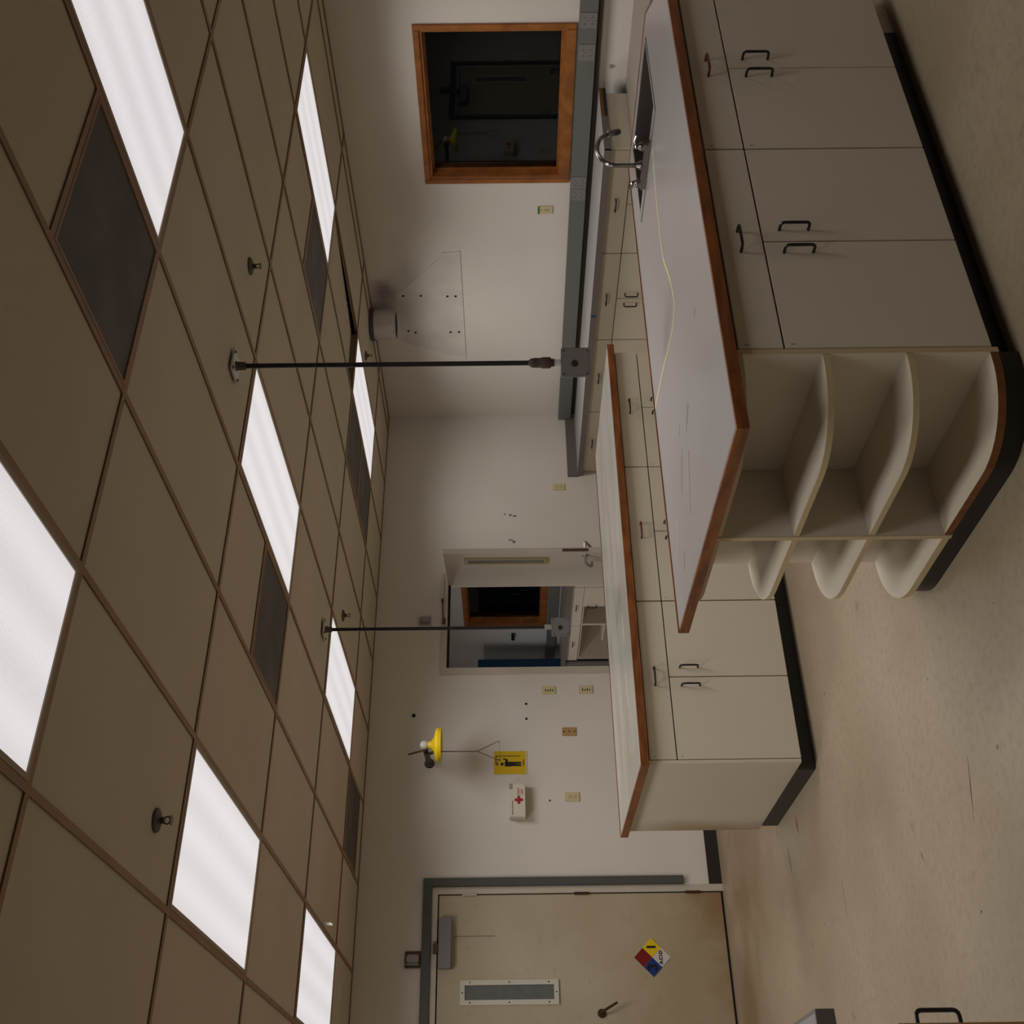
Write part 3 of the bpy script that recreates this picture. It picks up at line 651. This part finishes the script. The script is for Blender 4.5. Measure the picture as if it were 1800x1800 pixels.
# near island worktop with sink hole
ZC0, ZC1 = .8765, .914
r = empty('countertop', (3.2,3.05,ZC0), 'pale grey laminate worktop with brown wood edge, on the near island', 'countertop')
SX0, SX1, SY0, SY1 = 3.980, 4.485, 2.895, 3.495
e = .012; cx0, cx1, cy0, cy1 = 1.868, 4.598, 2.412, 3.700
b = MB()
b.box(cx0+e, SX0, cy0+e, cy1-e, ZC0, ZC1)
b.prism([(SX0,cy0+e),(4.166,cy0+e),(SX1,2.7235+.0),(SX1,SY0),(SX0,SY0)], ZC0, ZC1)
b.prism([(SX1,2.7235),(cx1-e,2.826),(cx1-e,cy1-e),(SX1,cy1-e)], ZC0, ZC1)
b.box(SX0, SX1, SY1, cy1-e, ZC0, ZC1)
b.part('top', 'laminate', r)
def edge(pts_out, pts_in, up, nm='edge_band'):
    (a, c), (d, f) = pts_out, pts_in
    m = MB(); m.prism([a, c, f, d], ZC0-.0005, ZC1-.0004+up); m.part(nm, 'wood', r, bevel=.0012)
P = [(cx0,cy0),(4.172,cy0),(cx1,2.821),(cx1,cy1),(cx0,cy1)]; Q = [(cx0+e,cy0+e),(4.166,cy0+e),(cx1-e,2.826),(cx1-e,cy1-e),(cx0+e,cy1-e)]
for k in range(5): edge((P[k],P[(k+1)%5]), (Q[k],Q[(k+1)%5]), (0,.003,.003,.005,0)[k])
def strip(pts, wd, z, m, nm, h=.0006):
    b = MB()
    L, Rr = [], []
    for k, p in enumerate(pts):
        p = Vector((*p, 0)); a = Vector((*pts[max(k-1,0)],0)); c = Vector((*pts[min(k+1,len(pts)-1)],0)); t = (c-a).normalized(); n = Vector((-t.y, t.x, 0))*wd/2
        L.append(p+n); Rr.append(p-n)
    for k in range(len(pts)-1):
        q = [L[k],Rr[k],Rr[k+1],L[k+1]]
        b.add([(v.x,v.y,z) for v in q]+[(v.x,v.y,z+h) for v in q], [(3,2,1,0),(4,5,6,7),(0,1,5,4),(1,2,6,5),(2,3,7,6),(3,0,4,7)])
    return b.part(nm, m, r)
strip([(3.92,3.045),(3.82,3.075),(3.72,3.096),(3.55,3.12),(3.40,3.127),(3.30,3.118),(3.18,3.07),(3.10,3.038),(3.0,3.018),(2.945,3.024),(2.915,3.07),(2.907,3.15),(2.92,3.26),(2.945,3.37),(2.96,3.52),(2.973,3.687)], .017, ZC1, 'tape', 'tape_residue')
for (p, m) in [([(2.46,3.02),(2.38,3.10)],'scuff'),([(2.44,3.00),(2.40,3.07)],'scuff'),([(2.40,3.22),(2.26,3.32)],'scuff'),([(2.30,3.10),(2.10,3.21)],'scuff'),([(2.06,3.40),(2.00,3.44)],'scuff'),([(2.62,2.70),(2.60,2.73)],'scuff'),
               ([(3.84,3.52),(3.73,3.57)],'scuff_light'),([(3.62,3.46),(3.57,3.48)],'scuff_light'),([(2.25,3.46),(2.10,3.60)],'scuff_light'),([(3.3,2.52),(3.27,2.53)],'scuff_light'),([(2.50,3.20),(2.47,3.24)],'scuff')]:
    strip(p, .0035, ZC1, m, 'scratch')

# sink
r = empty('sink', (4.235,3.195,.70), 'square stainless steel sink let into the near island worktop', 'sink')
b = MB(); R0, R1, R2, R3 = 3.964, 4.498, 2.882, 3.508; zt = ZC1+.004; w0 = .028
I = (4.022, 4.478, 2.905, 3.488)
b.box(R0,I[0],R2,R3,ZC1+.0003,zt); b.box(I[1],R1,R2,R3,ZC1+.0003,zt); b.box(I[0],I[1],R2,I[2],ZC1+.0003,zt); b.box(I[0],I[1],I[3],R3,ZC1+.0003,zt)
b.part('rim', 'steel', r, bevel=.0012)
b = MB(); t = .003; zb = .745
b.box(I[0],I[0]+t,I[2],I[3],zb,zt-.001); b.box(I[1]-t,I[1],I[2],I[3],zb,zt-.001); b.box(I[0]+t,I[1]-t,I[2],I[2]+t,zb,zt-.001); b.box(I[0]+t,I[1]-t,I[3]-t,I[3],zb,zt-.001); b.box(I[0],I[1],I[2],I[3],zb-t,zb)
b.part('basin', 'steel_dark', r)
MB().lathe((4.27,3.195,zb),[(.042,.001),(.040,.003),(.03,.001),(0,.001)],24).part('drain', 'chrome', r)
r = empty('faucet', (4.02,3.2,ZC1), 'chrome gooseneck faucet with two lever handles on the sink rim', 'faucet')
fx, fyy = 3.992, 3.195
MB().box(fx-.024,fx+.024,fyy-.132,fyy+.132,ZC1+.0045,ZC1+.026).part('deck', 'chrome', r, bevel=.008, smooth=True)
MB().lathe((fx,fyy,ZC1+.026),[(.022,0),(.020,.012),(.014,.022),(.011,.04)],20).part('spout_base', 'chrome', r, smooth=True)
pts = [(fx,fyy,.95),(fx,fyy,1.0),(fx+.001,fyy,1.035)]
for k in range(0,11):
    t = math.pi*(1-k/10*.93); pts.append((fx+.115+.115*math.cos(t), fyy, 1.058+.082*math.sin(t)))
MB().tube(pts,.0105,12).part('gooseneck', 'chrome', r, smooth=True)
ex, ez = pts[-1][0], pts[-1][2]
MB().tube([(ex-.002,fyy,ez+.006),(ex+.006,fyy,ez-.020),(ex+.012,fyy,ez-.040),(ex+.016,fyy,ez-.052)],[.013,.0155,.015,.011],12).part('aerator', 'steel_dark', r, smooth=True)
MB().cyl((ex+.012,fyy,ez-.005),(ex+.030,fyy,ez+.004),.004,8).part('aerator_knob', 'steel_dark', r)
for s, d in ((-1,(.035,-.030)),(1,(.030,.050))):
    hy = fyy+s*.102
    hb = MB().lathe((fx,hy,ZC1+.026),[(.020,0),(.021,.012),(.017,.022),(.012,.030),(.012,.040),(0,.044)],18).part('valve', 'chrome', r, smooth=True)
    MB().tube([(fx,hy,ZC1+.060),(fx+.02,hy+d[1]*.3,ZC1+.070),(fx+d[0],hy+d[1],ZC1+.062)],[.007,.007,.009],10).part('lever', 'chrome', hb, smooth=True)

# ------------------------------------------------------------------ far island
F2 = 5.250
for k, (lb, red) in enumerate([('cream base cabinet of the far island, at its left end',False),('cream base cabinet of the far island with a dark red drawer pull',True),('cream base cabinet of the far island, at its right end',False)]):
    cabinet((1.925+.92*k, F2, 0), 0, .918, .55, lb, 'far island cabinets', red=red, ztop=.868)
r = empty('island_rear_cabinet', (3.3,6.1,0), 'cream rear half of the far island with end panel and black base', 'cabinet')
MB().box(1.945,4.683,5.805,6.36,ZB,.870).part('body', 'cabinet', r)
MB().box(1.906,1.9235,5.232,6.372,ZB+.002,.870).part('end_panel', 'cabinet_dirty', r)
MB().box(1.925,4.683,5.805,6.30,0,ZB-.001).part('toe_kick', 'vinyl_base', r)
MB().prism([(1.900,5.33),(1.906,5.312),(1.9235,5.303),(1.9235,6.28),(1.900,6.28)],0,ZB+.001).part('end_base', 'vinyl_base', r)
r = empty('countertop', (3.3,5.8,ZC0), 'worn pale laminate worktop with brown wood edge, on the far island', 'countertop')
cx0, cx1, cy0, cy1 = 1.885, 4.722, 5.195, 6.430; ZC0b = .871
MB().box(cx0+e,cx1-e,cy0+e,cy1-e,ZC0b,ZC1).part('top', 'laminate_worn', r)
P = [(cx0,cy0),(cx1,cy0),(cx1,cy1),(cx0,cy1)]; Q = [(cx0+e,cy0+e),(cx1-e,cy0+e),(cx1-e,cy1-e),(cx0+e,cy1-e)]
for k in range(4): MB().prism([P[k],P[(k+1)%4],Q[(k+1)%4],Q[k]],ZC0b-.0005,ZC1-.0004+(0,0,.004,0)[k]).part('edge_band','wood',r,bevel=.0012)
for p, m in [([(3.25,5.55),(3.12,5.56)],'tape'),([(2.9,5.50),(2.72,5.51)],'scuff_light'),([(2.55,5.55),(2.36,5.56)],'scuff_light'),([(2.2,5.62),(2.1,5.61)],'tape'),([(4.3,5.4),(4.22,5.4)],'scuff_light'),([(3.42,5.95),(3.38,5.97)],'scuff')]:
    strip(p, .012, ZC1, m, 'scratch')

# ------------------------------------------------------------------ grey wall bench along the right wall
BX, BF = 5.800, 5.868
units = [(4.556,5.462,'cream cabinet under the grey bench, nearest the sink'),(5.462,6.382,'cream cabinet under the grey bench, second from its near end'),(6.382,7.302,'cream cabinet under the grey bench, third from its near end'),(7.302,8.195,'cream cabinet under the grey bench, against the back wall')]
for k, (ya, yb, lb) in enumerate(units):
    o = cabinet((BF, yb, 0), -math.pi/2, yb-ya-.002, .52, lb, 'wall bench cabinets', ztop=.862)
    if k == 0: MB().box(yb-ya-.0005, yb-ya+.019, -.019, .555, 0, .866).part('end_panel', 'cabinet', o, local=True)
r = empty('worktop', (6.15,6.3,.866), 'long grey bench worktop on the right wall with a dark joint', 'worktop')
ys = [(4.515,6.478),(6.484,8.194)]
for (ya, yb) in ys:
    MB().box(BX+.006,6.455,ya+.006,yb,.868,.914).part('slab', 'bench_top', r)
MB().box(BX+.010,6.45,6.478,6.484,.868,.9125).part('joint', 'ink', r)
MB().box(BX,BX+.006,4.515,8.194,.866,.9135).part('front_edge', 'bench_edge', r)
MB().box(BX,6.15,4.515,4.521,.866,.9135).part('end_edge', 'bench_edge', r); MB().box(6.15,6.455,4.515,4.521,.890,.9135).part('bare_end', 'particle', r, label='bare brown edge where the band is missing'); MB().box(6.15,6.455,4.517,4.521,.868,.8895).part('end_gap_shade', 'ink', r)  # the black piece paints the shade of the gap below the bare edge
MB().box(BX-.0006,BX,6.05,6.075,.872,.910).part('blue_tape', 'tape_blue', r)
MB().box(5.79,6.466,YB-.020,YB-.0005,.9145,1.005).thing('backsplash', 'bench_edge', 'short dark grey backsplash on the back wall at the bench end', 'backsplash')
# raceway
r = empty('wire_raceway', (6.5,4.0,.93), 'long grey wire raceway with outlets along the right wall under the window', 'raceway')
MB().box(6.470,XR,YF+.1,8.196,.950,1.070).part('channel', 'raceway', r, bevel=.003)
MB().box(6.512,XR,YF+.1,8.160,.9155,.9495).part('back_strip', 'pipe_grey', r)
MB().box(6.50,6.512,YF+.1,8.160,.938,.9495).part('channel_shade_strip', 'ink', r)  # solid black strip painting the shade of the gap under the channel
for (ya, yb) in [(3.973,4.083),(4.197,4.318),(5.278,5.388),(5.390,5.498)]:
    p = MB().box(6.466,6.4695,ya,yb,.955,1.066).part('outlet_cover', 'raceway_plate', r, bevel=.001)
    for z in (.985,1.035):
        for s in (-1,1):
            MB().cyl((6.4655,(ya+yb)/2+s*.022,z),(6.467,(ya+yb)/2+s*.022,z),.004,8).part('slot', 'ink', p)
        MB().cyl((6.4655,(ya+yb)/2,z-.012),(6.467,(ya+yb)/2,z-.012),.003,8).part('slot', 'ink', p)
# lower desk top between bench and camera side
r = empty('desk', (6.2,3.6,0), 'low grey desk top on the right wall beyond the sink', 'desk')
MB().box(5.82,XR-.001,2.9,4.530,.690,.722).part('top', 'desk_top', r)
MB().box(5.86,5.88,2.92,4.50,0,.6895).part('front_panel', 'cabinet', r); MB().box(5.881,6.50,2.92,2.94,0,.6895).part('side_panel', 'cabinet', r)
MB().cyl((XR-.012,4.40,.835),(XR,4.40,.835),.012,12).thing('wall_bolt', 'device', 'small grey bolt head on the wall at the bench end', 'bolt')

# ------------------------------------------------------------------ hanging conduits with junction boxes
def conduit(x, y, box_z0, box_z1, coupling, label):
    r = empty('hanging_conduit', (x, y, box_z0), label, 'conduit', 'conduits hanging over the islands')
    pl = MB(); pl.box(x-.056,x+.056,y-.056,y+.056,H-.014,H-.006); pl.part('ceiling_plate', 'galv', r, bevel=.002)
    for a in (-.042,.042):
        for c in (-.042,.042): MB().cyl((x+a,y+c,H-.018),(x+a,y+c,H-.014),.006,8).part('screw', 'ink', r)
    MB().tube([(x,y,H-.014),(x,y,H-.022),(x,y,H-.055)],[.022,.019,.017],12).part('ceiling_nut', 'pipe_grey', r)
    zc = box_z1+.135 if coupling else box_z1+.045
    MB().cyl((x,y,zc),(x,y,H-.055),.0105,14).part('pipe', 'pipe', r, smooth=True)
    if coupling:
        MB().lathe((x,y,0),[(.0107,box_z1+.138),(.019,box_z1+.125),(.021,box_z1+.11),(.021,box_z1+.085),(.024,box_z1+.080),(.024,box_z1+.045),(.017,box_z1+.040),(.017,box_z1+.028)],18).part('coupling', 'brown_box', r, smooth=True)
        MB().cyl((x,y,box_z1+.001),(x,y,box_z1+.030),.0145,14).part('connector', 'galv', r, smooth=True)
    else:
        MB().cyl((x,y,box_z1+.001),(x,y,box_z1+.045),.016,14).part('connector', 'device', r, smooth=True)
    hw = (box_z1-box_z0)/2; cz = (box_z0+box_z1)/2; a = -math.atan2(x, y)+.06
    M = Matrix.Translation((x,y,cz)) @ Matrix.Rotation(a, 4, 'Z')
    bo = MB().box(-hw,hw,-.022,.032,-hw,hw).xf(M).part('junction_box', 'junction', r, bevel=.004)
    cv = MB().box(-hw+.002,hw-.002,-.0255,-.0225,-hw+.002,hw-.002).xf(M).part('cover', 'junction', r, bevel=.001)
    MB().lathe((-.0,-.0255,.0),[(0,.004),(.012,.004),(.0145,0)],20,(0,-1,0)).xf(M @ Matrix.Translation((-.005,0,.004))).part('knockout', 'ink', cv, smooth=True)
    for s in (-1,1):
        for q in (-1,1): MB().cyl((s*(hw-.012),-.0275,q*(hw-.012)),(s*(hw-.012),-.0255,q*(hw-.012)),.0035,8).xf(M).part('cover_screw', 'ink', cv)
conduit(3.000,3.411,1.219,1.340,True,'black conduit with brown coupling and grey box over the near island')
conduit(3.034,5.902,1.196,1.308,False,'thin black conduit with a grey box over the far island')

# ------------------------------------------------------------------ cabinet run at the left edge of the view
o = cabinet((.318,2.560,0),math.pi/2,.46,.58,'cabinet at the left edge of the view, only its door pull in sight',None,ndoor=1,hz=.626,dpull=False)
MB().box(-.019,-.001,-.019,.58,0,.738).part('end_panel', 'plate_tan', o, local=True)
r = empty('worktop', (0,2.8,.87), 'grey-edged worktop corner at the left edge of the view', 'worktop')
MB().box(XL+.002,.360,2.546,3.03,.873,.914).part('slab', 'laminate', r)
MB().box(XL+.002,.3675,2.538,2.5455,.872,.9138).part('end_edge', 'bench_edge', r); MB().box(.3605,.3675,2.546,3.03,.872,.9138).part('front_edge', 'bench_edge', r)

# ------------------------------------------------------------------ next room seen through the doorway
cabinet((BF,10.425,0),-math.pi/2,.92,.52,'white cabinet in the next room, mostly hidden behind the door leaf','next room cabinets',ztop=.862)
def open_cabinet(ya, yb, label, one_door):
    r = empty('open_cabinet', (BF,(ya+yb)/2,0), label, 'cabinet', 'next room cabinets with doors missing')
    b = MB(); b.box(BF,6.40,ya,ya+.018,ZB,.862); b.box(BF,6.40,yb-.018,yb,ZB,.862); b.box(6.385,6.40,ya+.018,yb-.018,ZB,.862); b.box(BF,6.385,ya+.018,yb-.018,ZB,ZB+.018); b.box(BF,6.385,ya+.018,yb-.018,.700,.718); b.part('body', 'cabinet', r)
    d = MB().box(BF-.019,BF-.001,ya+.002,yb-.002,ZS+.002,ZT).part('drawer', 'cabinet', r)
    inst('handle', PULL, d, Vector((BF-.019,(ya+yb)/2,.797))-wloc(d), (0,0,-math.pi/2))
    if one_door:
        d = MB().box(BF-.019,BF-.001,ya+.002,(ya+yb)/2-.02,ZB,ZS-.002).part('door', 'cabinet', r)
        inst('handle', PULL, d, Vector((BF-.019,(ya+yb)/2-.045,.613))-wloc(d), (0,math.pi/2,-math.pi/2))
        MB().box(6.30,6.384,yb-.16,yb-.10,.50,.56).part('valve_knob', 'ink', r)
    else: MB().box(BF+.02,6.384,ya+.019,ya+.46,.425,.443).part('shelf', 'cabinet', r)
    MB().box(BF+.05,6.384,ya,yb,0,ZB-.001).part('toe_kick', 'vinyl_base', r)
open_cabinet(10.428, 11.358, 'white cabinet in the next room with one of its two doors missing', True)
ya, yb = 11.361, 12.30
open_cabinet(ya, yb, 'white cabinet in the next room with both doors missing, one shelf inside', False)
MB().box(BF-.012,6.40,yb+.002,yb+.05,0,.866).thing('dark_gap_strip', 'ink', 'black strip standing in for the dark gap at the end of the next room bench', 'panel')  # black strip painted in for the dark gap at the cabinet end
r = empty('worktop', (6.15,11,.866), 'grey bench worktop in the next room under its window', 'worktop')
MB().box(BX+.006,XR-.001,9.3,12.58,.868,.914).part('slab', 'bench_top', r); MB().box(BX,BX+.006,9.3,12.58,.866,.9135).part('front_edge', 'bench_edge', r)
MB().box(6.470,XR-.002,9.0,13.8,.950,1.070).thing('wire_raceway', 'raceway', 'grey wire raceway in the next room', 'raceway', bevel=.003)
MB().box(5.72,6.46,12.36,12.95,0,.8655).thing('grey_cabinet', 'device', 'plain grey low cabinet past the black strip in the next room', 'cabinet', bevel=.004)
r = empty('blue_locker', (5.93,13.25,0), 'tall dark blue metal locker in the next room', 'locker')
MB().box(5.55,6.22,13.02,13.55,.03,1.995).part('body', 'blue_locker', r, bevel=.004)
MB().box(5.565,6.205,13.003,13.0195,.06,1.98).part('door', 'blue_locker', r, bevel=.003); MB().box(5.55,6.22,13.03,13.54,0,.0295).part('base', 'ink', r)
MB().box(6.02,6.05,12.985,13.003,1.42,1.52).part('latch', 'steel', r)
MB().box(6.46,XR,12.86,12.95,1.50,1.545).thing('wall_hook', 'ink', 'small dark bracket on the wall left of the next room window', 'bracket')
